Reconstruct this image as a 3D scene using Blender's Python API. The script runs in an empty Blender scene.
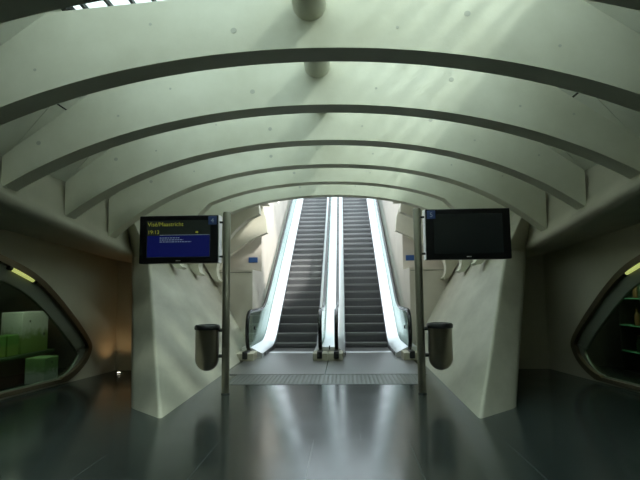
import bpy, bmesh, math, random
from mathutils import Vector, Matrix
random.seed(7)
SC = bpy.context.scene
C = SC.collection
PI = math.pi
T30 = math.tan(math.radians(30))

# ------------------------------------------------------------------ helpers
class MB:
    """collects geometry for ONE mesh object"""
    def __init__(self):
        self.bm = bmesh.new()
    def quad(self, pts, mi=0):
        vs = [self.bm.verts.new(p) for p in pts]
        f = self.bm.faces.new(vs); f.material_index = mi
        return f
    def box(self, x0, x1, y0, y1, z0, z1, mi=0):
        if x0 > x1: x0, x1 = x1, x0
        if y0 > y1: y0, y1 = y1, y0
        if z0 > z1: z0, z1 = z1, z0
        v = [self.bm.verts.new(p) for p in ((x0,y0,z0),(x1,y0,z0),(x1,y1,z0),(x0,y1,z0),(x0,y0,z1),(x1,y0,z1),(x1,y1,z1),(x0,y1,z1))]
        for q in ((0,3,2,1),(4,5,6,7),(0,1,5,4),(1,2,6,5),(2,3,7,6),(3,0,4,7)):
            f = self.bm.faces.new([v[i] for i in q]); f.material_index = mi
        return v
    def prism(self, pts, fn0, fn1, mi=0, mi_side=None):
        """polygon pts given in 2D, placed by fn0 and fn1, joined by side walls"""
        a = [self.bm.verts.new(fn0(p)) for p in pts]
        b = [self.bm.verts.new(fn1(p)) for p in pts]
        n = len(pts)
        f = self.bm.faces.new(a); f.material_index = mi
        f = self.bm.faces.new(b[::-1]); f.material_index = mi
        for i in range(n):
            j = (i+1) % n
            f = self.bm.faces.new((a[j], a[i], b[i], b[j])); f.material_index = mi if mi_side is None else mi_side
    def loft(self, rings, closed=True, caps=True, mi=0):
        R = [[self.bm.verts.new(p) for p in r] for r in rings]
        n = len(R[0])
        for k in range(len(R)-1):
            for i in range(n if closed else n-1):
                j = (i+1) % n
                f = self.bm.faces.new((R[k][i], R[k][j], R[k+1][j], R[k+1][i])); f.material_index = mi
        if caps and closed:
            f = self.bm.faces.new(R[0][::-1]); f.material_index = mi
            f = self.bm.faces.new(R[-1]); f.material_index = mi
    def cyl(self, p0, p1, r0, r1=None, n=24, mi=0):
        r1 = r0 if r1 is None else r1
        p0, p1 = Vector(p0), Vector(p1); d = (p1-p0).normalized()
        s = d.orthogonal().normalized(); t = d.cross(s)
        self.loft([[p + (s*math.cos(2*PI*i/n) + t*math.sin(2*PI*i/n))*r for i in range(n)] for p, r in ((p0, r0), (p1, r1))], mi=mi)
    def lathe(self, prof, cx, cy, n=40, mi=0):
        """prof: (radius, z) open profile, turned about the vertical through (cx, cy)"""
        rings = [[(cx + r*math.cos(2*PI*i/n), cy + r*math.sin(2*PI*i/n), z) for i in range(n)] for r, z in prof]
        self.loft(rings, caps=True, mi=mi)
    def build(self, name, mats, parent=None, bevel=0.0, smooth=35, seg=2):
        bmesh.ops.recalc_face_normals(self.bm, faces=self.bm.faces)
        me = bpy.data.meshes.new(name)
        self.bm.to_mesh(me); self.bm.free()
        for m in (mats if isinstance(mats, (list, tuple)) else [mats]): me.materials.append(m)
        o = bpy.data.objects.new(name, me); C.objects.link(o)
        if parent is not None: o.parent = parent
        if smooth:
            me.polygons.foreach_set('use_smooth', [True]*len(me.polygons))
            me.set_sharp_from_angle(angle=math.radians(smooth))
        if bevel:
            b = o.modifiers.new('bevel', 'BEVEL'); b.width = bevel; b.segments = seg; b.limit_method = 'ANGLE'; b.angle_limit = math.radians(40)
            b.harden_normals = False
        return o

def tag(o, label, cat, group=None):
    o['label'] = label; o['category'] = cat
    if group: o['group'] = group
    return o
def struct(o, label=None):
    o['kind'] = 'structure'
    if label: o['label'] = label
    return o
def empty(name, label, cat, loc=(0,0,0), group=None):
    o = bpy.data.objects.new(name, None); C.objects.link(o)
    o.location = loc; o.empty_display_size = .1
    return tag(o, label, cat, group)
def adopt(root):
    """children were built in world coordinates: keep them there under a moved Empty"""
    bpy.context.view_layer.update()
    inv = root.matrix_world.inverted()
    for ch in list(root.children): ch.matrix_parent_inverse = inv

# ------------------------------------------------------------------ materials
def mat(name, col, rough=.6, metal=0.0, spec=.5, emit=None, estr=0):
    m = bpy.data.materials.new(name); m.use_nodes = True
    b = m.node_tree.nodes['Principled BSDF']
    b.inputs['Base Color'].default_value = (*col, 1); b.inputs['Roughness'].default_value = rough
    b.inputs['Metallic'].default_value = metal; b.inputs['Specular IOR Level'].default_value = spec
    if emit: b.inputs['Emission Color'].default_value = (*emit, 1); b.inputs['Emission Strength'].default_value = estr
    return m
def nodes(m): return m.node_tree.nodes, m.node_tree.links, m.node_tree.nodes['Principled BSDF']

def concrete(name, a, b, scale=1.2, rough=.62, streak=(1,1,1), bump=.08):
    m = mat(name, a, rough); N, L, P = nodes(m)
    tc = N.new('ShaderNodeTexCoord'); mp = N.new('ShaderNodeMapping'); mp.inputs['Scale'].default_value = streak
    L.new(tc.outputs['Object'], mp.inputs['Vector'])
    n1 = N.new('ShaderNodeTexNoise'); n1.inputs['Scale'].default_value = scale; n1.inputs['Detail'].default_value = 8; n1.inputs['Roughness'].default_value = .62
    L.new(mp.outputs['Vector'], n1.inputs['Vector'])
    cr = N.new('ShaderNodeValToRGB'); cr.color_ramp.elements[0].position = .32; cr.color_ramp.elements[1].position = .68
    cr.color_ramp.elements[0].color = (*b, 1); cr.color_ramp.elements[1].color = (*a, 1)
    L.new(n1.outputs['Fac'], cr.inputs['Fac']); L.new(cr.outputs['Color'], P.inputs['Base Color'])
    n2 = N.new('ShaderNodeTexNoise'); n2.inputs['Scale'].default_value = 45; n2.inputs['Detail'].default_value = 4
    L.new(tc.outputs['Object'], n2.inputs['Vector'])
    bp = N.new('ShaderNodeBump'); bp.inputs['Strength'].default_value = bump; bp.inputs['Distance'].default_value = .01
    L.new(n2.outputs['Fac'], bp.inputs['Height']); L.new(bp.outputs['Normal'], P.inputs['Normal'])
    return m

M = {}
M['rib'] = concrete('rib_concrete', (.76,.755,.64), (.62,.61,.49), .9, .55)
M['panel'] = concrete('panel_concrete', (.72,.72,.63), (.62,.62,.53), 1.1, .6)
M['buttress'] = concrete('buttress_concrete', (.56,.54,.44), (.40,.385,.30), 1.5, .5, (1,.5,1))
M['beam'] = concrete('beam_concrete', (.54,.51,.40), (.44,.415,.32), 1.0, .6)
M['shopwall'] = concrete('shop_wall_plaster', (.62,.585,.45), (.53,.50,.38), .7, .65)
M['stairwall'] = concrete('stair_wall_concrete', (.74,.70,.62), (.64,.60,.53), 1.0, .65)
M['plug'] = mat('cement_plug', (.50,.50,.43), .7)
M['joint'] = mat('joint_shadow_gap', (.05,.05,.045), .9)
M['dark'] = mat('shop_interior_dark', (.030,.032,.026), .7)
M['steel'] = mat('brushed_steel', (.27,.26,.21), .36, .9)
M['steel_dark'] = mat('dark_steel', (.05,.05,.045), .4, .6)
M['binsteel'] = mat('bin_steel', (.22,.20,.16), .28, .95)
M['alu'] = mat('aluminium_deck', (.82,.84,.86), .32, .85)
M['white_metal'] = mat('white_metal_deck', (.90,.92,.92), .3, 0)
M['rubber'] = mat('black_handrail_rubber', (.012,.012,.013), .14)
M['black'] = mat('black_plastic', (.012,.012,.013), .35)
M['screen_off'] = mat('dark_screen_glass', (.006,.009,.009), .2, emit=(.30,.42,.40), estr=.006)
M['casing'] = mat('display_casing_black', (.006,.006,.007), .45, spec=.3)
M['silver'] = mat('silver_plate', (.90,.90,.90), .3, .7)
M['stone'] = concrete('pale_stone_block', (.55,.52,.42), (.40,.37,.28), 4, .55)
M['frame'] = mat('bronze_frame', (.21,.17,.11), .38, .55)
M['blue_plate'] = mat('blue_number_plate', (.03,.06,.16), .4, emit=(.03,.06,.20), estr=.08)
M['blue_sign'] = mat('blue_sign', (.04,.11,.32), .4)
M['blue_screen'] = mat('lit_blue_screen', (.005,.006,.05), .25, emit=(.012,.020,.23), estr=.18)
M['header'] = mat('lit_dark_header', (.006,.008,.008), .25, emit=(.05,.075,.06), estr=.10)
M['yellow_text'] = mat('lit_yellow_letters', (.3,.3,.02), .5, emit=(.72,.78,.10), estr=.13)
M['pale_text'] = mat('lit_pale_letters', (.3,.35,.4), .5, emit=(.45,.60,.72), estr=.13)
M['lampglow'] = mat('fluorescent_tube', (.8,.85,.4), .5, emit=(.86,.95,.28), estr=.45)
M['spotglow'] = mat('floor_light_lens', (.9,.9,.8), .3, emit=(1,.93,.75), estr=4)

# floor: dark polished granite slabs
def granite():
    m = mat('dark_polished_granite', (.05,.055,.052), .2); N, L, P = nodes(m)
    tc = N.new('ShaderNodeTexCoord')
    mp = N.new('ShaderNodeMapping'); mp.inputs['Location'].default_value = (.47,.3,0); L.new(tc.outputs['Object'], mp.inputs['Vector'])
    br = N.new('ShaderNodeTexBrick'); br.offset = .5; br.inputs['Scale'].default_value = 1
    br.inputs['Brick Width'].default_value = .94; br.inputs['Row Height'].default_value = 1.1
    br.inputs['Mortar Size'].default_value = .005; br.inputs['Bias'].default_value = 0
    br.inputs['Color1'].default_value = (.036,.046,.044,1); br.inputs['Color2'].default_value = (.026,.034,.033,1); br.inputs['Mortar'].default_value = (.09,.10,.097,1)
    L.new(mp.outputs['Vector'], br.inputs['Vector'])
    n = N.new('ShaderNodeTexNoise'); n.inputs['Scale'].default_value = 60; n.inputs['Detail'].default_value = 6; L.new(tc.outputs['Object'], n.inputs['Vector'])
    mx = N.new('ShaderNodeMix'); mx.data_type = 'RGBA'; mx.blend_type = 'OVERLAY'; mx.inputs['Factor'].default_value = .55
    L.new(br.outputs['Color'], mx.inputs['A']); L.new(n.outputs['Fac'], mx.inputs['B']); L.new(mx.outputs['Result'], P.inputs['Base Color'])
    n2 = N.new('ShaderNodeTexNoise'); n2.inputs['Scale'].default_value = 1.6; n2.inputs['Detail'].default_value = 5; L.new(tc.outputs['Object'], n2.inputs['Vector'])
    mr = N.new('ShaderNodeMapRange'); mr.inputs['To Min'].default_value = .09; mr.inputs['To Max'].default_value = .24
    L.new(n2.outputs['Fac'], mr.inputs['Value']); L.new(mr.outputs['Result'], P.inputs['Roughness'])
    return m
M['floor'] = granite()

def grooved(name, col, rough, metal, scale, axis='X', strength=.6):
    m = mat(name, col, rough, metal); N, L, P = nodes(m)
    tc = N.new('ShaderNodeTexCoord'); w = N.new('ShaderNodeTexWave'); w.wave_type = 'BANDS'; w.bands_direction = axis
    w.inputs['Scale'].default_value = scale; L.new(tc.outputs['Object'], w.inputs['Vector'])
    bp = N.new('ShaderNodeBump'); bp.inputs['Strength'].default_value = strength; bp.inputs['Distance'].default_value = .006
    L.new(w.outputs['Fac'], bp.inputs['Height']); L.new(bp.outputs['Normal'], P.inputs['Normal'])
    cr = N.new('ShaderNodeValToRGB'); cr.color_ramp.elements[0].color = (*[c*.45 for c in col], 1); cr.color_ramp.elements[1].color = (*col, 1)
    L.new(w.outputs['Fac'], cr.inputs['Fac']); L.new(cr.outputs['Color'], P.inputs['Base Color'])
    return m
M['step'] = grooved('grooved_step_metal', (.23,.235,.245), .36, .5, 12)
M['nosing'] = mat('step_nosing', (.42,.43,.43), .4, .5)
M['landing'] = grooved('ribbed_landing_plate', (.27,.27,.265), .30, .7, 16, 'X', .35)

def thin_glass(name, col, trans, rough=.03):
    m = bpy.data.materials.new(name); m.use_nodes = True
    N, L = m.node_tree.nodes, m.node_tree.links; N.clear()
    out = N.new('ShaderNodeOutputMaterial'); t = N.new('ShaderNodeBsdfTransparent'); t.inputs['Color'].default_value = (*col, 1)
    g = N.new('ShaderNodeBsdfGlossy'); g.inputs['Roughness'].default_value = rough; g.inputs['Color'].default_value = (.9,.95,.93,1)
    fr = N.new('ShaderNodeFresnel'); fr.inputs['IOR'].default_value = 1.45
    mr = N.new('ShaderNodeMath'); mr.operation = 'MULTIPLY'; mr.inputs[1].default_value = trans
    L.new(fr.outputs['Fac'], mr.inputs[0])
    mx = N.new('ShaderNodeMixShader'); L.new(mr.outputs[0], mx.inputs['Fac']); L.new(t.outputs[0], mx.inputs[1]); L.new(g.outputs[0], mx.inputs[2])
    L.new(mx.outputs[0], out.inputs['Surface'])
    return m
def frosted(name, tint, clear):
    m = bpy.data.materials.new(name); m.use_nodes = True
    N, L = m.node_tree.nodes, m.node_tree.links; N.clear()
    out = N.new('ShaderNodeOutputMaterial'); t = N.new('ShaderNodeBsdfTransparent'); t.inputs['Color'].default_value = (*tint, 1)
    d = N.new('ShaderNodeBsdfTranslucent'); d.inputs['Color'].default_value = (*tint, 1)
    mx = N.new('ShaderNodeMixShader'); mx.inputs['Fac'].default_value = clear
    L.new(d.outputs[0], mx.inputs[1]); L.new(t.outputs[0], mx.inputs[2]); L.new(mx.outputs[0], out.inputs['Surface'])
    return m
M['roofglass'] = thin_glass('roof_glass_outer', (.98,1,.99), .6, .1)
M['frost'] = frosted('roof_glass_frosted_underside', (.81,.96,.915), .38)
M['canopy'] = thin_glass('added_canopy_glass', (.87,.89,.90), .6, .1)  # tint cuts the sky light that falls on the escalators
M['glass'] = thin_glass('balustrade_glass', (.90,.97,.95), .5)
M['shopglass'] = thin_glass('shop_glass', (.80,.88,.80), .30)

# ------------------------------------------------------------------ camera (solved from the photograph)
CAM = (.325, 0.0, 1.468); F = 502.2; YAW, PITCH, ROLL = -.0459, .1038, .0111
fw = Vector((math.sin(YAW)*math.cos(PITCH), math.cos(YAW)*math.cos(PITCH), math.sin(PITCH)))
r_ = Vector((math.cos(YAW), -math.sin(YAW), 0)); u_ = r_.cross(fw)
r2 = r_*math.cos(ROLL) - u_*math.sin(ROLL); u2 = u_*math.cos(ROLL) + r_*math.sin(ROLL)
cd = bpy.data.cameras.new('camera'); cam = bpy.data.objects.new('camera', cd); C.objects.link(cam)
cd.sensor_width = 36; cd.lens = F*36/640; cd.clip_start = .05; cd.clip_end = 400
m = Matrix((r2, u2, -fw)).transposed().to_4x4(); m.translation = CAM; cam.matrix_world = m
SC.camera = cam

# ------------------------------------------------------------------ floor and concourse shell
Y_BACK = -5.0
b = MB(); b.box(-7.2, 7.2, Y_BACK, 12.64, -.2, 0); struct(b.build('floor', M['floor'], smooth=0), 'dark polished granite floor')
b = MB(); b.box(-7.2, 7.2, Y_BACK-.2, Y_BACK, 0, 4.6); struct(b.build('wall_back', M['shopwall'], smooth=0), 'plain concourse wall behind the viewer')

def wx(y): return 4.53 - .15*(y - 7.2)         # plan line of the shop walls

# ------------------------------------------------------------------ shop walls with eye-shaped windows
EYE_R = [(7.07,2.02),(7.65,1.80),(8.1,1.48),(8.45,1.18),(8.75,.90),(8.95,.69),(9.03,.56),(9.01,.45),(8.90,.28),(8.66,.12),(8.38,.015)]
def eye_outline():
    far = EYE_R
    mid = 6.2
    top = [(6.6,2.14),(6.2,2.18),(5.8,2.14)]
    near = [(2*mid-y, z) for y, z in reversed(far)]
    # start at far bottom going up to the top, over, down at the near end
    pts = list(reversed(far)) + top + list(reversed(near))
    # smooth (Chaikin) while keeping the flat sill on the floor
    for _ in range(2):
        q = [pts[0]]
        for (a, c) in zip(pts[:-1], pts[1:]):
            q += [(a[0]*.75+c[0]*.25, a[1]*.75+c[1]*.25), (a[0]*.25+c[0]*.75, a[1]*.25+c[1]*.75)]
        q.append(pts[-1]); pts = q
    return pts
EYE = eye_outline()
def inset(pts, d):
    """offset a closed outline inwards by d"""
    n = len(pts); out = []
    A = sum(pts[i][0]*pts[(i+1)%n][1]-pts[(i+1)%n][0]*pts[i][1] for i in range(n))
    s = 1 if A > 0 else -1
    for i in range(n):
        p0, p1, p2 = pts[i-1], pts[i], pts[(i+1)%n]
        e1 = Vector((p1[0]-p0[0], p1[1]-p0[1])).normalized(); e2 = Vector((p2[0]-p1[0], p2[1]-p1[1])).normalized()
        n1 = Vector((-e1.y, e1.x)); n2 = Vector((-e2.y, e2.x)); nn = (n1+n2)
        nn = nn.normalized()/max(.5, math.sqrt(max(.01,(1+n1.dot(n2))/2)))
        dd = d(p1[1]) if callable(d) else d
        out.append((p1[0]+nn.x*dd*s, p1[1]+nn.y*dd*s))
    return out
EN = Vector((1, .15, 0)).normalized()
def wall_pt(sx, off):
    """(y, z) on the shop wall plane, pushed back from the concourse by off"""
    return lambda p: (sx*(wx(p[0]) + off*EN.x), p[0] + off*EN.y, p[1])
def ring_part(name, outer, inner, sx, o0, o1, mi, parent):
    """ring between two outlines, front at o0, back at o1"""
    b = MB(); n = len(outer)
    loops = [[b.bm.verts.new(wall_pt(sx, o)(p)) for p in pts] for pts, o in ((outer, o0), (inner, o0), (inner, o1), (outer, o1))]
    for k in range(4):
        A, B = loops[k], loops[(k+1) % 4]
        for i in range(n):
            j = (i+1) % n; b.bm.faces.new((A[i], A[j], B[j], B[i]))
    return b.build(name, mi, parent, smooth=40)

def shop_wall(sx, side, num):
    b = MB(); bm = b.bm
    y0, y1, z1 = Y_BACK, 9.78, 3.3
    outer = [(y0,-.02),(y1,-.02),(y1,z1),(y0,z1)]
    hole = [(y, max(z, 0.03)) for y, z in EYE]
    E = []
    for loop in (outer, hole):
        vs = [bm.verts.new(wall_pt(sx, 0)(p)) for p in loop]
        E += [bm.edges.new((vs[i], vs[(i+1) % len(vs)])) for i in range(len(vs))]
    res = bmesh.ops.triangle_fill(bm, use_beauty=True, edges=E)
    fs = list(bm.faces)
    ex = bmesh.ops.extrude_face_region(bm, geom=fs)
    vv = [g for g in ex['geom'] if isinstance(g, bmesh.types.BMVert)]
    bmesh.ops.translate(bm, verts=vv, vec=(sx*EN.x*.12, EN.y*.12, 0))
    # alcove end wall, facing the viewer
    b.prism([(2.55,-.02),(4.35,-.02),(4.35,3.3),(3.78,3.3),(3.55,2.2)], lambda p: (sx*p[0], 9.78, p[1]), lambda p: (sx*p[0], 9.98, p[1]))
    w = struct(b.build('wall_'+side, M['shopwall'], smooth=20), 'shop wall with eye-shaped window on the %s side' % side)
    # window: bronze frame, grey inner border set back, pane
    low = [(y, z-.6) if i in (0, len(hole)-1) else (y, z) for i, (y, z) in enumerate(hole)]
    fr_in = [(y, max(z, .09)) for y, z in inset(low, .095)]
    bd_in = [(y, max(z, .10)) for y, z in inset(low, lambda z: .10 + .22*min(1, max(0, (z-.08)/.5)))]
    win = empty('window_%d' % num, 'eye-shaped shop window in the %s wall' % side, 'window', (sx*4.6, 6.2, 0)); win['kind'] = 'structure'; del win['category']
    ring_part('window_frame', hole, fr_in, sx, -.03, .06, M['frame'], win)
    ring_part('inner_border', fr_in, bd_in, sx, .035, .075, M['border'], win)
    b = MB(); b.prism(bd_in, wall_pt(sx, .05), wall_pt(sx, .062)); b.build('pane', M['shopglass'], win, smooth=0)
    adopt(win)
    # dark shop room behind
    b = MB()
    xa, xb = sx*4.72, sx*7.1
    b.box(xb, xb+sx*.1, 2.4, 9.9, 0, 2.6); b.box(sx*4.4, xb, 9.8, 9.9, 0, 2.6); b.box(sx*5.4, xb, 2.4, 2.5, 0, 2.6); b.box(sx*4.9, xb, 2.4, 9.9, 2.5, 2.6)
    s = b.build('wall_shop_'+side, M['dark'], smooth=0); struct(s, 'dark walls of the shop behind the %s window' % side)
M['border'] = mat('grey_window_border', (.20,.22,.17), .4)
shop_wall(-1, 'left', 1); shop_wall(1, 'right', 2)

# ------------------------------------------------------------------ ledge beams at the foot of the vault
def zl(y): return min(2.65 - .112*(y - 5.5), 2.95)
def zw(y): return min(2.40 - .10*(y - 7.2), 2.85)
def ledge(sx, side):
    b = MB(); rings = []
    for i in range(40):
        y = Y_BACK + (9.6 - Y_BACK)*i/39
        z = zl(y); w = wx(y) + .06
        prof = [(3.74,3.2),(3.68,z+.22),(3.635,z+.10),(3.60,z+.035),(3.60,z-.02),(3.63,z-.065),(3.70,z-.095),(3.80,z-.11),(w,zw(y)),(w,3.2)]
        rings.append([(sx*x, y, zz) for x, zz in prof])
    b.loft(rings)
    return struct(b.build('trim_%d' % (1 if sx < 0 else 2), M['beam'], smooth=50), 'concrete ledge beam under the vault on the %s side' % side)
ledge(-1, 'left'); ledge(1, 'right')

# ------------------------------------------------------------------ leaning buttresses
def fillet(poly, rads, n=5):
    out = []
    for i, p in enumerate(poly):
        r = rads[i]
        if r <= 0: out += [Vector(p)]*1; continue
        p0, p1, p2 = Vector(poly[i-1]), Vector(p), Vector(poly[(i+1) % len(poly)])
        e1, e2 = (p0-p1).normalized(), (p2-p1).normalized()
        a, c = p1+e1*r, p1+e2*r
        for k in range(n+1):
            t = k/n; out.append(a*(1-t)**2 + p1*2*t*(1-t) + c*t*t)
    return out
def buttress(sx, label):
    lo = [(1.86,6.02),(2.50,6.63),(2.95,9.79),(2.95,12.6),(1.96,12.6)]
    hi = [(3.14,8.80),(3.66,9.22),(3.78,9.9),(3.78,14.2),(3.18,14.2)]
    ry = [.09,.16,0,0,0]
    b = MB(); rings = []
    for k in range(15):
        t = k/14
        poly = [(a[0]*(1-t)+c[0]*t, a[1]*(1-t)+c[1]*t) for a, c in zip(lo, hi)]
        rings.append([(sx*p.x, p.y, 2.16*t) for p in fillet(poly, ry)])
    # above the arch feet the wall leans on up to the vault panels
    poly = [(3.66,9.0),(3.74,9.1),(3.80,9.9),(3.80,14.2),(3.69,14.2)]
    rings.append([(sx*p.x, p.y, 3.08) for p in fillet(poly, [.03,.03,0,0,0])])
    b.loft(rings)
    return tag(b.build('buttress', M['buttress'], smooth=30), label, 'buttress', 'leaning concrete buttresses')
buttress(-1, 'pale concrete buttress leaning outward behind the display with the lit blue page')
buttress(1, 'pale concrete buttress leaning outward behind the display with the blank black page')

# ------------------------------------------------------------------ vault: side panels, glazed roof, ribs
S, T, Y1 = 1.352, .272, 4.235
def rib_y(k): return Y1 + (k-1)*S
def glass_z(x):
    return 4.46 + 1.0*(1-(x/2.62)**2)
def panel_z(x): return 3.12 + (3.72-abs(x))*1.2
def roof_z(x):
    x = abs(x)
    if x >= 2.35: return 4.06 - (x-2.35)*(4.06-3.12)/(3.66-2.35)
    if x >= 1.2: return 4.06 + (2.35-x)/1.15*.08
    return 4.14 + (1.2-x)/1.2*.22
b = MB()
for sx in (-1, 1):
    Z0 = Y_BACK; YE = 14.2
    # backing
    b.prism([(3.79,3.12),(2.64,4.50),(2.64,4.62),(3.95,4.62),(3.95,3.12)], lambda p: (sx*p[0], Z0, p[1]), lambda p: (sx*p[0], YE, p[1]), mi=1)
    # concrete panels bay by bay with open joints
    edges = [Z0] + [rib_y(k)+T/2 for k in range(-4, 9)]
    for y0, y1 in zip(edges[:-1], edges[1:]):
        for (xa, xb) in ((3.72, 3.16), (3.145, 2.59)):
            za, zb = panel_z(xa), panel_z(xb)
            nx, nz = .77, .64
            b.prism([(xa,za),(xb,zb),(xb+nx*.05,zb+nz*.05),(xa+nx*.05,za+nz*.05)], lambda p: (sx*p[0], y0+.004, p[1]), lambda p: (sx*p[0], y1-.004, p[1]))
# solid slab over the concourse behind the viewer and beside the stair opening
b.box(-2.66, 2.66, Y_BACK, -1.0, 4.5, 4.7)
for sx in (-1, 1):
    b.box(sx*1.75, sx*3.9, rib_y(6)+T, 14.2, 3.95, 4.7)
struct(b.build('ceiling', [M['panel'], M['joint']], smooth=20), 'sloping concrete panels along both sides of the vault')

sky = empty('skylight', 'long glazed skylight with close glazing bars over the arched ribs', 'skylight', (0, 5, 4.1))
b = MB(); xs = [-2.60+.2*i for i in range(27)]
b.loft([[(x, y, glass_z(x)+.075) for x in xs] + [(x, y, glass_z(x)+.085) for x in reversed(xs)] for y in (-1.0, rib_y(6)+T)])
for f in b.bm.faces:
    f.normal_update()
    zc = f.calc_center_median()
    if abs(f.normal.z) > .4 and zc.z < glass_z(zc.x)+.081: f.material_index = 1
b.build('roof_glass', [M['roofglass'], M['frost']], sky, smooth=0)
b = MB()
for i in range(-13, 14):
    x = i*.19
    b.box(x-.016, x+.016, -1.0, rib_y(6)+T, glass_z(x)+.02, glass_z(x)+.07)
b.build('glazing_bars', M['steel_dark'], sky, smooth=0)
b = MB()
for y in (-1.0, rib_y(6)+T-.04):
    b = MB(); b.prism([(x, glass_z(x)+.09) for x in xs] + [(2.60,4.0),(-2.60,4.0)], lambda p: (p[0], y, p[1]), lambda p: (p[0], y+.04, p[1]))
    b.build('end_panel', M['panel'], sky, smooth=0)
b = MB()
for sx in (-1, 1): b.box(sx*2.54, sx*2.64, -1.0, rib_y(6)+T, 4.46, 4.56)
b.build('edge_frame', M['steel_dark'], sky, smooth=0)
adopt(sky)

def rib_drop(k): return .07 if k == 0 else 0
def soffit_main(x, bk): return 3.62 - .055*x*x - bk*x**4
def rib(k, name='vault_rib'):
    y = rib_y(k)
    bk = .0009 + .0008*max(0, k-2)
    right = []
    if k <= 4:
        n = 34
        right = [(3.655*i/n, soffit_main(3.655*i/n, bk)-rib_drop(k)) for i in range(n+1)]
        right += [(3.66, 3.07)]
        top = [(x, roof_z(x)-.02) for x in (3.655, 2.35, 1.2, 0)]
    else:
        zf = {5: 1.97, 6: 1.88}[k]
        n = 22
        right = [(2.3*i/n, soffit_main(2.3*i/n, bk)) for i in range(n+1)]
        z23 = right[-1][1]
        # the leg: down the leaning wall to a hooked claw
        right += [(2.50, z23-.20), (2.68, z23-.44), (2.80, z23-.70), (2.87, zf+.34), (2.885, zf+.18), (2.86, zf+.07), (2.80, zf+.015), (2.84, zf-.02), (2.94, zf+.0), (3.03, zf+.09), (3.14, zf+.25), (3.4,2.62), (3.70, 3.05)]
        top = [(x, roof_z(x)-.02) for x in (3.655, 2.35, 1.2, 0)]
    prof = right + top
    left = [(-x, z) for x, z in reversed(prof) if x > 1e-6]
    prof = prof + left
    b = MB(); b.prism(prof, lambda p: (p[0], y, p[1]), lambda p: (p[0], y+T, p[1]))
    # cement plugs left from the formwork, flush on the face
    rr = random.Random(100+k)
    for i in range(9):
        x = -3.1 + 6.2*i/8 + rr.uniform(-.18,.18)
        lo, hi = soffit_main(x, bk), roof_z(x)
        z = lo + (hi-lo)*(.32 if i % 2 else .62)
        if abs(x) > 2.2 and k >= 5: continue
        rad = .028 if i % 3 == 0 else .014
        ring = [(x+rad*math.cos(a*PI/8), z+rad*.9*math.sin(a*PI/8)) for a in range(16)]
        b.prism(ring, lambda p: (p[0], y-.003, p[1]), lambda p: (p[0], y+.01, p[1]), mi=1)
    return b.build(name, [M['rib'], M['plug']], smooth=12)
RIBL = {0: 'nearest arched concrete rib overhead, only its dark underside showing at the top left corner',
        1: 'arched concrete rib with the widest dark underside, cut off by both sides of the view',
        2: 'second arched concrete rib counting inward, its feet right at both edges of the view',
        3: 'third arched concrete rib counting inward, its square ends well outside both displays',
        4: 'fourth arched concrete rib counting inward, its square ends just above the displays',
        5: 'arched concrete rib before the last, its clawed feet hidden behind the displays',
        6: 'last arched concrete rib, directly framing the bright escalator opening'}
for k in range(0, 7): tag(rib(k), RIBL[k], 'arch rib', 'arched concrete ribs of the vault')

def stub(k, sx, label):
    y = rib_y(k)
    if k == 7:
        pts = [(1.75,3.44),(2.1,3.28),(2.4,3.0),(2.65,2.66),(2.78,2.35),(2.82,2.1),(2.81,1.93),(2.77,1.82),(2.71,1.775),(2.76,1.74),(2.86,1.77),(2.95,1.88),(3.1,2.15),(3.4,2.62),(3.70,3.1),(3.70,3.97),(1.80,3.97)]
    else:
        pts = [(1.77,3.13),(2.1,2.99),(2.45,2.78),(2.80,2.52),(3.05,2.25),(3.14,2.0),(3.25,2.0),(3.4,2.5),(3.70,3.1),(3.70,3.97),(1.95,3.97),(1.80,3.5)]
    b = MB(); b.prism(pts, lambda p: (sx*p[0], y, p[1]), lambda p: (sx*p[0], y+T, p[1]))
    return tag(b.build('stub_rib', M['rib'], smooth=12), label, 'rib stub', 'cut-off ribs beside the escalators')
stub(7, -1, 'nearer cut-off concrete rib left of the escalators, over the half-sunlit blue sign')
stub(8, -1, 'farther cut-off concrete rib left of the escalators, over the half-sunlit blue sign')
stub(7, 1, 'nearer cut-off concrete rib right of the escalators, over the small shaded blue sign')
stub(8, 1, 'farther cut-off concrete rib right of the escalators, over the small shaded blue sign')

# round tube running along the crown of the vault through every rib
b = MB(); b.cyl((.06, 1.0, 3.87), (.06, 11.2, 4.36), .155, .145, n=40)
tag(b.build('ridge_tube', M['rib'], smooth=40), 'pale round tube running along the crown through the arched ribs', 'tube')

# ------------------------------------------------------------------ side walls of the escalator opening
for sx, side in ((-1, 'left'), (1, 'right')):
    b = MB()
    b.box(sx*1.97, sx*3.3, 12.62, 14.2, 0, 2.06)              # low wall facing the viewer
    b.box(sx*2.0, sx*3.9, 14.2, 14.5, 0, 4.7)                 # end wall above it
    ys = (14.2, 27.5)
    b.prism([(14.5,-.1),(27.5,-.1),(27.5,7.6),(24.9,7.6),(18.0,4.7),(14.5,4.7)], lambda p: (sx*2.0, p[0], p[1]), lambda p: (sx*2.4, p[0], p[1]))
    struct(b.build('wall_stair_'+side, M['stairwall'], smooth=0), 'pale wall beside the escalators on the %s side' % side)
    b = MB(); b.box(sx*2.0, sx*3.3, 12.59, 12.64, 2.02, 2.05) if False else b.box(sx*1.99, sx*3.2, 12.612, 12.63, 1.985, 1.995)
    struct(b.build('trim_%d' % (3 if sx < 0 else 4), M['joint'], smooth=0), 'dark joint under the top edge of the low wall')
cp = bpy.data.objects.new('ceiling_added_canopy', None); C.objects.link(cp); cp.location = (0, 20, 9.6); struct(cp, 'unseen glazed canopy added high above the escalators to dim the sky')  # out of view, added to dim the sky light over the stair opening
b = MB(); b.box(-7, 7, 11.35, 33, 9.6, 9.62); b.build('added_canopy_glass', M['canopy'], cp, smooth=0)
b = MB()
for i in range(8): b.box(-7, 7, 11.4+i*3.07, 11.55+i*3.07, 9.63, 9.9)
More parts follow.
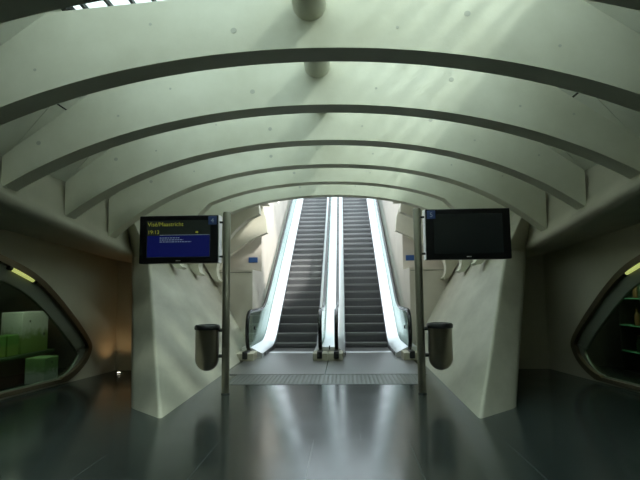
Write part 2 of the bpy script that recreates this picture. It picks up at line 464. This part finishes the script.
b.build('added_canopy_beams', M['white_metal'], cp, smooth=0)
adopt(cp)
def sign(sx, xc, label):
    root = empty('blue_sign', label, 'sign', (xc, 14.19, 2.40), 'small blue wall signs')
    b = MB(); b.box(xc-.13, xc+.13, 14.175, 14.2, 2.33, 2.48); b.build('plate', M['blue_sign'], root, bevel=.004)
    adopt(root)
sign(-1, -2.24, 'small blue plate, partly sunlit, on the wall left of the escalators')
sign(1, 2.21, 'small blue plate in shade on the wall right of the escalators')

# ------------------------------------------------------------------ escalators
YS, N_STEP, RISE, TREAD = 13.65, 29, .231, .40
Y_TOP = YS + N_STEP*TREAD
Z_TOP = N_STEP*RISE
def zb(y):
    """height of the nosing line"""
    def ramp(d, w):    # smooth max(0, d)
        if d < -w: return 0
        if d > w: return d
        return (d+w)**2/(4*w)
    return (ramp(y-YS, .55) - ramp(y-Y_TOP, .55))*T30*1.0003
def samples(y0, y1, dy=.12):
    n = max(2, int((y1-y0)/dy)); return [y0+(y1-y0)*i/n for i in range(n+1)]
SAM = samples(11.35, Y_TOP+1.6, .16)
def along(b, prof, ys=SAM, front_drop=None):
    """sweep a section (x, dz over the nosing line) along the flight"""
    b.loft([[(x, y, max(zb(y)+dz, -.25) if dz < 0 else zb(y)+dz) for x, dz in prof] for y in ys])
HR = .0
def hand_path():
    p = [(11.78,.17),(11.60,.16),(11.44,.19),(11.32,.27),(11.245,.40),(11.215,.56),(11.22,.72),(11.26,.86),(11.35,.97),(11.48,1.04),(11.64,1.065)]
    y = 11.9
    while y < Y_TOP+1.0:
        p.append((y, zb(y)+1.07)); y += .2
    e = Y_TOP+1.2; z = Z_TOP
    p += [(e,z+1.06),(e+.2,z+.98),(e+.32,z+.8),(e+.34,z+.6),(e+.26,z+.35),(e+.1,z+.2)]
    return p
HP = hand_path()
def sweep(b, path, sec, x0, mi=0):
    """sec: (dx, dn) closed; path in (y, z)"""
    rings = []
    for i, p in enumerate(path):
        a, c = path[max(0,i-1)], path[min(len(path)-1,i+1)]
        t = Vector((c[0]-a[0], c[1]-a[1])).normalized(); n = Vector((-t.y, t.x))
        rings.append([(x0+dx, p[0]+n.x*dn, p[1]+n.y*dn) for dx, dn in sec])
    b.loft(rings, mi=mi)
def rrect(w, h, n=4, r=.02):
    out = []
    for cx, cy, a0 in ((w-r,h-r,0),(-w+r,h-r,90),(-w+r,-h+r,180),(w-r,-h+r,270)):
        for k in range(n+1):
            a = math.radians(a0+90*k/n); out.append((cx+r*math.cos(a), cy+r*math.sin(a)))
    return out
def escalator(s, label):
    """s = -1 left flight, +1 right flight; x is measured away from the middle seam"""
    root = empty('escalator', label, 'escalator', (s*.94, 11, 0), 'pair of escalators')
    X = lambda x: s*x - .035
    x0, x1 = .375, 1.505
    # steps
    for k in range(N_STEP):
        z = (k+1)*RISE - .12; y = YS + k*TREAD + .02
        b = MB()
        prof = [(y,z-RISE-.06),(y-.02,z-.06),(y-.012,z-.012),(y,z),(y+TREAD+.03,z),(y+TREAD+.03,z-RISE-.06)]
        b.prism(prof, lambda p: (X(x0+.006), p[0], p[1]), lambda p: (X(x1-.006), p[0], p[1]))
        b.box(X(x0+.008), X(x1-.008), y-.016, y+.028, z-.012, z+.004, mi=1)
        b.build('step', [M['step'], M['nosing']], root, smooth=0)
    b = MB(); b.box(X(x0), X(x1), 12.66, YS+.04, -.06, -.008); b.build('flat_step', M['flatstep'], root, smooth=0)
    b = MB(); b.box(X(x0-.02), X(x1+.02), 12.40, 12.68, -.02, .012); b.build('comb_plate', M['alu'], root, bevel=.004)
    b = MB(); b.box(X(.012), X(1.82), 9.2, 12.40, .0, .008); b.build('landing_plate', M['landing'], root, smooth=0)
    b = MB(); b.box(X(x0-.02), X(x1+.02), Y_TOP+.05, Y_TOP+3, Z_TOP-.2, Z_TOP-.02); b.build('landing_plate', M['landing'], root, smooth=0)
    # truss under the steps
    b = MB(); along(b, [(X(.03),-.35),(X(1.95),-.35),(X(1.95),-.62),(X(.03),-.62)], samples(14.4, Y_TOP+1.6, .3)); b.build('truss', M['steel_dark'], root, smooth=0)
    for (xs_, xg, xd, nm) in ((x0, .18, .002, 'inner'), (x1, 1.80, 1.96, 'outer')):
        e = 1 if xg > xs_ else -1      # from the steps outwards
        b = MB(); along(b, [(X(xs_-.004*e),-.30),(X(xs_-.004*e),.09),(X(xs_+.012*e),.09),(X(xs_+.012*e),-.30)], samples(11.9, Y_TOP+1.6, .16)); b.build('skirt', M['skirt'], root, smooth=30)
        b = MB(); along(b, [(X(xs_+.012*e),-.1),(X(xs_+.012*e),.10),(X(xg-.03*e),.23),(X(xg-.012*e),.235),(X(xg-.012*e),-.1)], samples(11.55, Y_TOP+1.6, .16)); b.build('inner_deck', M['alu'], root, smooth=25)
        b = MB(); along(b, [(X(xg+.012*e),-.1),(X(xg+.012*e),.235),(X(xg+.03*e),.25),(X(xd),.25),(X(xd),-.1)], samples(11.42, Y_TOP+1.6, .16)); b.build('outer_deck', M['alu'], root, smooth=25)
        # glass
        top = [(y, z-.03) for y, z in HP]
        pts = [(p[0]+(.03 if i < 10 else 0), p[1]) for i, p in enumerate(top) if i >= 3 and p[0] <= Y_TOP+1.2]
        bot = [(y, zb(y)+.20) for y in samples(11.45, Y_TOP+1.2, .3)]
        prof = pts + list(reversed(bot))
        b = MB(); b.prism(prof, lambda p: (X(xg-.006), p[0], p[1]), lambda p: (X(xg+.006), p[0], p[1])); b.build('glass_balustrade', M['glass'], root, smooth=0)
        # handrail on its guide
        b = MB(); sweep(b, HP, rrect(.042, .024, 4, .022), X(xg)); hr = b.build('handrail', M['rubber'], root, smooth=50)
        b = MB(); sweep(b, [p for p in HP[10:-6]], [(-.018,-.062),(.018,-.062),(.018,-.026),(-.018,-.026)], X(xg)); b.build('handrail_guide', M['alu'], root, smooth=30)
        # base block with the dark handrail inlet
        xa, xb = (.004, .325) if nm == 'inner' else (1.62, 2.18)
        b = MB(); b.box(X(xa), X(xb), 10.98, 11.5, 0, .165); bl = b.build('newel_base', M['stone'], root, bevel=.012)
        b = MB(); b.box(X(xg-.055), X(xg+.055), 10.955, 11.3, .05, .20); b.build('handrail_inlet', M['black'], root, bevel=.012)
        if nm == 'outer':
            b = MB(); b.box(X(xg-.035), X(xg-.007), 12.03, 12.09, .60, .68); b.build('indicator', M['black'], root, bevel=.004)
    if s > 0:
        b = MB(); b.box(X(.012), X(.035), 11.35, 11.43, .20, .28); b.build('sensor', M['black'], root)
    adopt(root)
    return root
M['flatstep'] = grooved('grooved_flat_step', (.20,.20,.20), .35, .5, 12)
M['skirt'] = mat('dark_skirt', (.10,.10,.11), .35, .7)
escalator(-1, 'escalator under the side with the lit blue display, half-sunlit wall beside it')
escalator(1, 'escalator under the side with the blank display, shaded blue sign beside it')
# ribbed tactile strip across the floor before the landing plates
b = MB(); b.box(-1.62, 1.62, 8.22, 9.18, 0, .004)
for i in range(46):
    for j in range(13):
        x = -1.58 + i*.0702; y = 8.26 + j*.0735
        b.cyl((x, y, .003), (x, y, .010), .022, .014, n=6, mi=1)
M['tactile'] = mat('tactile_plate', (.11,.12,.115), .4, .3); M['stud'] = mat('tactile_stud', (.20,.205,.195), .35, .4)
tag(b.build('tactile_strip', [M['tactile'], M['stud']], smooth=30), 'studded grey tactile strip across the floor before the escalators', 'floor strip')

# ------------------------------------------------------------------ posts, displays, bins
PX, PY = 1.437, 7.5
GP = 'steel posts at the escalator entrance'
def post(sx, label):
    root = empty('steel_post', label, 'post', (sx*PX, PY, 0), GP)
    b = MB(); b.lathe([(.058,0),(.058,2.68),(.050,2.70)], sx*PX, PY, 32); b.build('pole', M['steel'], root, smooth=40)
    b = MB(); b.lathe([(.064,.0),(.064,.012),(.060,.016)], sx*PX, PY, 32); b.build('floor_collar', M['steel_dark'], root, smooth=40)
    adopt(root)
post(-1, 'steel post carrying the display with the lit blue page')
post(1, 'steel post carrying the display with the blank black page')

def text_mesh(name, s, size, loc, material, parent, align='LEFT', ext=.0008):
    cu = bpy.data.curves.new(name, 'FONT'); cu.body = s; cu.size = size; cu.align_x = align; cu.extrude = ext
    o = bpy.data.objects.new(name+'_tmp', cu); C.objects.link(o)
    bpy.context.view_layer.update()
    me = bpy.data.meshes.new_from_object(o.evaluated_get(bpy.context.evaluated_depsgraph_get()))
    bpy.data.objects.remove(o); me.materials.clear(); me.materials.append(material); me.name = name
    t = bpy.data.objects.new(name, me); C.objects.link(t)
    t.rotation_euler = (PI/2, 0, 0); t.location = loc
    t.parent = parent
    return t
def display(sx, label, num, lit):
    xi, xo = sx*1.545, sx*(2.745 if lit else 2.775)                 # edge by the post, outer edge
    z0, z1 = 1.925, (2.645 if lit else 2.67)
    xa, xb = min(xi, xo), max(xi, xo)
    yf, yb = 7.40, 7.57
    root = empty('display_screen', label, 'screen', ((xa+xb)/2, yf, z0), 'hanging information displays')
    b = MB(); b.box(xa, xb, yf, yb, z0, z1); b.build('casing', M['casing'], root, bevel=.012)
    sx0, sx1, sz0, sz1 = xa+.115, xb-.115, z0+.085, z1-.075
    if lit:
        zs = sz0 + (sz1-sz0)*.60
        b = MB(); b.box(sx0, sx1, yf-.004, yf+.01, sz0, sz1); scr = b.build('screen', M['header'], root, smooth=0)
        b = MB(); b.box(sx0+.01, sx1-.01, yf-.006, yf, sz0+.01, zs-.005); blue = b.build('blue_page', M['blue_screen'], scr, smooth=0)
        text_mesh('destination_text', 'Visé/Maastricht', .088, (sx0+.012, yf-.006, sz1-.085), M['yellow_text'], scr)
        text_mesh('time_text', '19:13', .082, (sx0+.012, yf-.006, zs+.022), M['yellow_text'], scr)
        b = MB()
        for r in range(3):                       # lines too small to read
            x = sx0+.20; zz = zs-.045-r*.030
            end = sx0 + (.50, .56, .68)[r]
            while x < end:
                w = random.uniform(.02,.05); b.box(x, min(x+w, end), yf-.0075, yf-.005, zz, zz+.011); x += w+.010
        b.build('small_text', M['pale_text'], scr, smooth=0)
        b = MB(); b.box(sx0+.2, sx1-.01, yf-.0065, yf-.004, zs, zs+.006); b.build('rule', M['pale_text'], scr, smooth=0)
        b = MB(); b.box(sx1-.225, sx1-.185, yf-.0065, yf-.004, zs+.03, zs+.055); b.build('track_mark', M['yellow_text'], scr, smooth=0)
    else:
        b = MB(); b.box(sx0, sx1, yf-.004, yf+.01, sz0, sz1); scr = b.build('screen', M['screen_off'], root, smooth=0)
    # number plate in the upper corner next to the post
    pc = xi + sx*.085
    b = MB(); b.box(pc-.062, pc+.062, yf-.008, yf+.004, z1-.145, z1-.020); pl = b.build('number_plate', M['blue_plate'], root, bevel=.006)
    text_mesh('number', num, .095, (pc, yf-.0095, z1-.116), M['pale_text'], pl, 'CENTER')
    b = MB(); b.box((xa+xb)/2-.035, (xa+xb)/2+.035, yf-.003, yf+.005, z0+.032, z0+.044); b.build('maker_mark', M['silver'], root, smooth=0)
    # bright plate at the side and two dark brackets to the post
    b = MB(); b.box(xi+sx*.002, xi-sx*.010, yf+.015, yb+.03, z0+.005, z1+.004); b.build('side_plate', M['silver'], root, bevel=.003)
    for z in (z0+.095, z1-.105):
        b = MB(); b.cyl((xi+sx*.005, 7.46, z), (sx*(PX+.03), 7.49, z), .016, n=16); b.build('bracket', M['black'], root, smooth=40)
    adopt(root)
display(-1, 'black display on the post, showing a lit blue page with a train time', '4', True)
display(1, 'black display on the post, screen blank and dark, number 5 in corner', '5', False)

def litter_bin(sx, label):
    cx, cy, R = sx*1.715, 7.5, .175
    root = empty('litter_bin', label, 'bin', (cx, cy, .33), 'steel litter bins on posts')
    prof = []
    for k in range(12):
        a = PI/2*k/11; prof.append((max(.002, R*math.sin(a)), .33+R*1.05*(1-math.cos(a))))
    prof += [(R, .93),(R,.945)]
    b = MB(); b.lathe(prof, cx, cy, 44); b.build('bin_body', M['binsteel'], root, smooth=40)
    b = MB(); b.lathe([(R-.02,.93),(R+.012,.935),(R+.016,.955),(R+.014,.985),(R-.005,1.005),(R-.035,1.008),(R-.05,.99),(R-.055,.95)], cx, cy, 44); b.build('rim', M['black'], root, smooth=40)
    for z in (.925, .545):
        b = MB(); b.cyl((sx*(PX+.04), 7.5, z), (cx-sx*(R-.01), 7.5, z), .026, n=18); b.build('bracket', M['steel_dark'], root, smooth=40)
    adopt(root)
litter_bin(-1, 'round-bottomed steel litter bin on the post below the lit blue display')
litter_bin(1, 'round-bottomed steel litter bin on the post below the blank display')

# ------------------------------------------------------------------ shop goods seen through the windows
def print_mat(name, top, bottom, rough=.5):
    """printed carton: pale upper part, coloured blotchy lower part"""
    m = mat(name, top, rough); N, L, P = nodes(m)
    tc = N.new('ShaderNodeTexCoord'); sp = N.new('ShaderNodeSeparateXYZ'); L.new(tc.outputs['Generated'], sp.inputs[0])
    n = N.new('ShaderNodeTexNoise'); n.inputs['Scale'].default_value = 7; L.new(tc.outputs['Generated'], n.inputs['Vector'])
    ad = N.new('ShaderNodeMath'); ad.operation = 'MULTIPLY_ADD'; ad.inputs[1].default_value = .5; L.new(n.outputs['Fac'], ad.inputs[0]); L.new(sp.outputs['Z'], ad.inputs[2])
    cr = N.new('ShaderNodeValToRGB'); cr.color_ramp.elements[0].position = .62; cr.color_ramp.elements[1].position = .86
    cr.color_ramp.elements[0].color = (*bottom, 1); cr.color_ramp.elements[1].color = (*top, 1)
    L.new(ad.outputs[0], cr.inputs['Fac']); L.new(cr.outputs['Color'], P.inputs['Base Color'])
    return m
M['carton'] = print_mat('leafy_print_carton', (.60,.68,.62), (.17,.30,.07))
M['carton2'] = print_mat('pale_front_carton', (.20,.36,.14), (.62,.68,.64))
M['pack'] = print_mat('green_pack', (.10,.26,.05), (.22,.34,.07))
M['redwood'] = mat('dark_red_counter', (.07,.030,.022), .5)
M['greenpanel'] = mat('dark_green_counter_top', (.05,.10,.04), .5)
def carton(name, label, xa, xb, y0, y1, z0, z1, m_, cat='box', group=None, marks=()):
    root = empty(name, label, cat, ((xa+xb)/2, (y0+y1)/2, z0), group)
    b = MB(); b.box(xa, xb, y0, y1, z0, z1); b.build('carton', m_, root, bevel=.008)
    b = MB(); f = max(xa, xb) if xa < 0 else min(xa, xb); s = 1 if xa < 0 else -1
    b.box(xa+.01 if xa < xb else xb+.01, (xb if xb > xa else xa)-.01, y0+.01, y1-.01, z1-.002, z1+.006); b.build('lid_flap', m_, root)
    for (ty, tz, w) in marks:
        yy = y0+(y1-y0)*ty; zz = z0+(z1-z0)*tz
        b = MB(); b.cyl((f-.002*s, yy, zz), (f+.003*s, yy, zz), w, n=14); b.build('printed_dot', M['black'], root)
    adopt(root)
b_root = empty('shop_counter', 'low dark red counter with green top inside the shop with green cartons', 'counter', (-5.5, 8, 0))
b = MB(); b.box(-5.9, -5.06, 6.6, 9.15, 0, .44); b.build('counter_body', M['redwood'], b_root, bevel=.01)
b = MB(); b.box(-5.93, -5.02, 6.57, 9.18, .44, .49); b.build('counter_top', M['greenpanel'], b_root, bevel=.006)
adopt(b_root)
carton('carton_box', 'tall pale and leafy green carton standing on the red counter', -5.45, -5.08, 8.30, 9.05, .49, 1.18, M['carton'], marks=((.28,.78,.022),(.84,.42,.03)))
carton('carton_box', 'squat carton, white below and green above, on the shop floor', -5.0, -4.66, 8.30, 8.70, 0, .42, M['carton2'], marks=((.5,.8,.02),))
for i, (ya, lab) in enumerate(((7.66,'bright green pack on the counter, farther from the tall leafy carton'), (7.98,'bright green pack on the counter, next to the tall leafy carton'))):
    carton('snack_pack', lab, -5.32, -5.10, ya, ya+.28, .49, .82, M['pack'], 'pack', 'green packs on the counter')
def tube_lamp(sx, label):
    f = wall_pt(sx, .010)
    p, q = Vector(f((7.13,1.875))), Vector(f((7.62,1.69)))
    d = (q-p).normalized()
    root = empty('tube_lamp', label, 'lamp', tuple((p+q)/2), 'tube lamps in the window frames')
    b = MB(); b.cyl(p, q, .030, n=16); b.build('tube', M['lampglow'], root, smooth=40)
    for c in (p, q):
        b = MB(); b.cyl(c-d*.03, c+d*.03, .036, n=16); b.build('end_cap', M['steel_dark'], root, smooth=40)
    adopt(root)
tube_lamp(-1, 'short yellow-green glowing tube under the curved frame of the window with cartons')
tube_lamp(1, 'short yellow-green glowing tube under the curved frame of the window with shelves')

# right shop: glass shelves with goods
M['shelfglass'] = mat('green_edged_shelf_glass', (.12,.42,.26), .15)
rk = empty('shelf_unit', 'dark shelf unit with green-edged glass shelves behind the window with no cartons', 'shelf', (5.4, 8, 0))
for z in (.42, .85, 1.30):
    b = MB(); b.box(5.05, 5.65, 6.9, 8.95, z, z+.018); b.build('glass_shelf', M['shelfglass'], rk)
b = MB(); b.box(5.65, 5.70, 6.85, 9.0, 0, 1.75); b.build('back_panel', M['black'], rk)
for y in (6.88, 8.95):
    b = MB(); b.box(5.05, 5.68, y, y+.03, 0, 1.75); b.build('side_panel', M['black'], rk)
b = MB(); b.box(5.05, 5.66, 6.91, 8.95, 0, .1); b.build('plinth', M['black'], rk)
adopt(rk)
M['g1'] = mat('warm_tin', (.17,.09,.045), .4); M['g2'] = mat('dark_bottle', (.02,.05,.03), .2); M['g3'] = mat('grey_box', (.20,.21,.20), .5); M['g4'] = mat('red_tin', (.30,.05,.03), .4); M['cork'] = mat('bottle_cap', (.45,.30,.14), .5)
def bottle(x, y, z, label, mm, h=.27):
    root = empty('bottle', label, 'bottle', (x, y, z), 'bottles on the glass shelves')
    b = MB(); b.lathe([(.001,z),(.038,z+.004),(.040,z+.02),(.040,z+h*.58),(.030,z+h*.70),(.014,z+h*.80),(.013,z+h*.95),(.001,z+h*.95)], x, y, 18); b.build('bottle_body', mm, root, smooth=40)
    b = MB(); b.lathe([(.001,z+h*.93),(.016,z+h*.93),(.016,z+h),(.001,z+h)], x, y, 14); b.build('cap', M['cork'], root, smooth=40)
    adopt(root)
rows = (('lower', .438), ('middle', .868), ('top', 1.318))
ordn = ('first', 'second', 'third', 'fourth')
for rname, z in rows:
    for i in range(4):
        bottle(5.16, 8.62-i*.14, z, '%s bottle from the far end of the %s glass shelf' % (ordn[i], rname), M['g1'] if (i+len(rname)) % 3 == 0 else M['g2'])
def tin(x, y, z, w, h, mm, label):
    root = empty('goods_box', label, 'box', (x, y, z), 'boxes on the glass shelves')
    b = MB(); b.box(x-w/2, x+w/2, y-w/2, y+w/2, z, z+h); b.build('box_body', mm, root, bevel=.008)
    b = MB(); b.box(x-w/2-.004, x+w/2+.004, y-w/2-.004, y+w/2+.004, z+h, z+h+.02); b.build('lid', mm, root, bevel=.004)
    adopt(root)
for (rname, z), mm, col in zip(rows, (M['g3'], M['g4'], M['g1']), ('grey', 'red', 'tan')):
    tin(5.20, 7.96, z, .17, .20, mm, '%s lidded box beside the bottles on the %s glass shelf' % (col, rname))
    tin(5.20, 7.66, z, .19, .16, M['g3'] if col != 'grey' else M['g1'], '%s lidded box at the near end of the %s glass shelf' % ('grey' if col != 'grey' else 'tan', rname))
# floor light in the alcove
fl = empty('floor_light', 'small bright recessed lamp in the dark floor of the alcove by the eye-shaped window', 'lamp', (-3.92, 9.45, 0))
b = MB(); b.lathe([(.001,0),(.055,0),(.055,.008),(.030,.012),(.001,.012)], -3.92, 9.45, 24); b.build('rim', M['steel_dark'], fl, smooth=40)
b = MB(); b.lathe([(.001,.010),(.028,.010),(.026,.018),(.001,.020)], -3.92, 9.45, 20); b.build('lens', M['spotglow'], fl, smooth=40)
adopt(fl)

# ------------------------------------------------------------------ light
def light(name, typ, loc, energy, col, rot=None, **kw):
    ld = bpy.data.lights.new(name, typ); ld.energy = energy; ld.color = col
    for k, v in kw.items(): setattr(ld, k, v)
    o = bpy.data.objects.new(name, ld); C.objects.link(o); o.location = loc
    if rot is not None: o.rotation_euler = rot
    return o
sun_d = Vector((-.54, .60, -.60)).normalized()
sun = light('sun', 'SUN', (4, -4, 20), 4.6, (1.0, .97, .90), angle=math.radians(5.0))
sun.rotation_euler = sun_d.to_track_quat('-Z', 'Y').to_euler()
light('floor_lamp_light', 'SPOT', (-3.92, 9.45, .05), 4.5, (1.0, .62, .30), (PI, 0, 0), spot_size=math.radians(110), spot_blend=.8, shadow_soft_size=.03)
light('shop_fill_light', 'POINT', (-4.80, 7.9, 1.75), 12, (.95, 1.0, .80), shadow_soft_size=.1)  # added fill for the shop room, apart from the tube in the frame
light('shop_fill_light', 'POINT', (4.85, 7.8, 1.75), 11, (.85, 1.0, .5), shadow_soft_size=.1)  # the same added fill in the right shop, no lamp stands here

w = bpy.data.worlds.new('world'); SC.world = w; w.use_nodes = True
N, L = w.node_tree.nodes, w.node_tree.links
bg = N['Background']
tc = N.new('ShaderNodeTexCoord'); sp = N.new('ShaderNodeSeparateXYZ'); L.new(tc.outputs['Generated'], sp.inputs[0])
cr = N.new('ShaderNodeValToRGB'); cr.color_ramp.elements[0].color = (.80,.88,.95,1); cr.color_ramp.elements[1].color = (.92,.98,1.0,1)
L.new(sp.outputs['Z'], cr.inputs['Fac']); L.new(cr.outputs['Color'], bg.inputs['Color'])
bg.inputs['Strength'].default_value = 3.5

SC.view_settings.view_transform = 'Standard'; SC.view_settings.look = 'None'; SC.view_settings.gamma = 1; SC.view_settings.use_curve_mapping = False
SC.view_settings.exposure = 0.06
SC.cycles.use_denoising = True
SC.cycles.max_bounces = 10; SC.cycles.diffuse_bounces = 5; SC.cycles.glossy_bounces = 4; SC.cycles.transparent_max_bounces = 16
SC.cycles.sample_clamp_indirect = 6
SC.cycles.caustics_reflective = False; SC.cycles.caustics_refractive = False
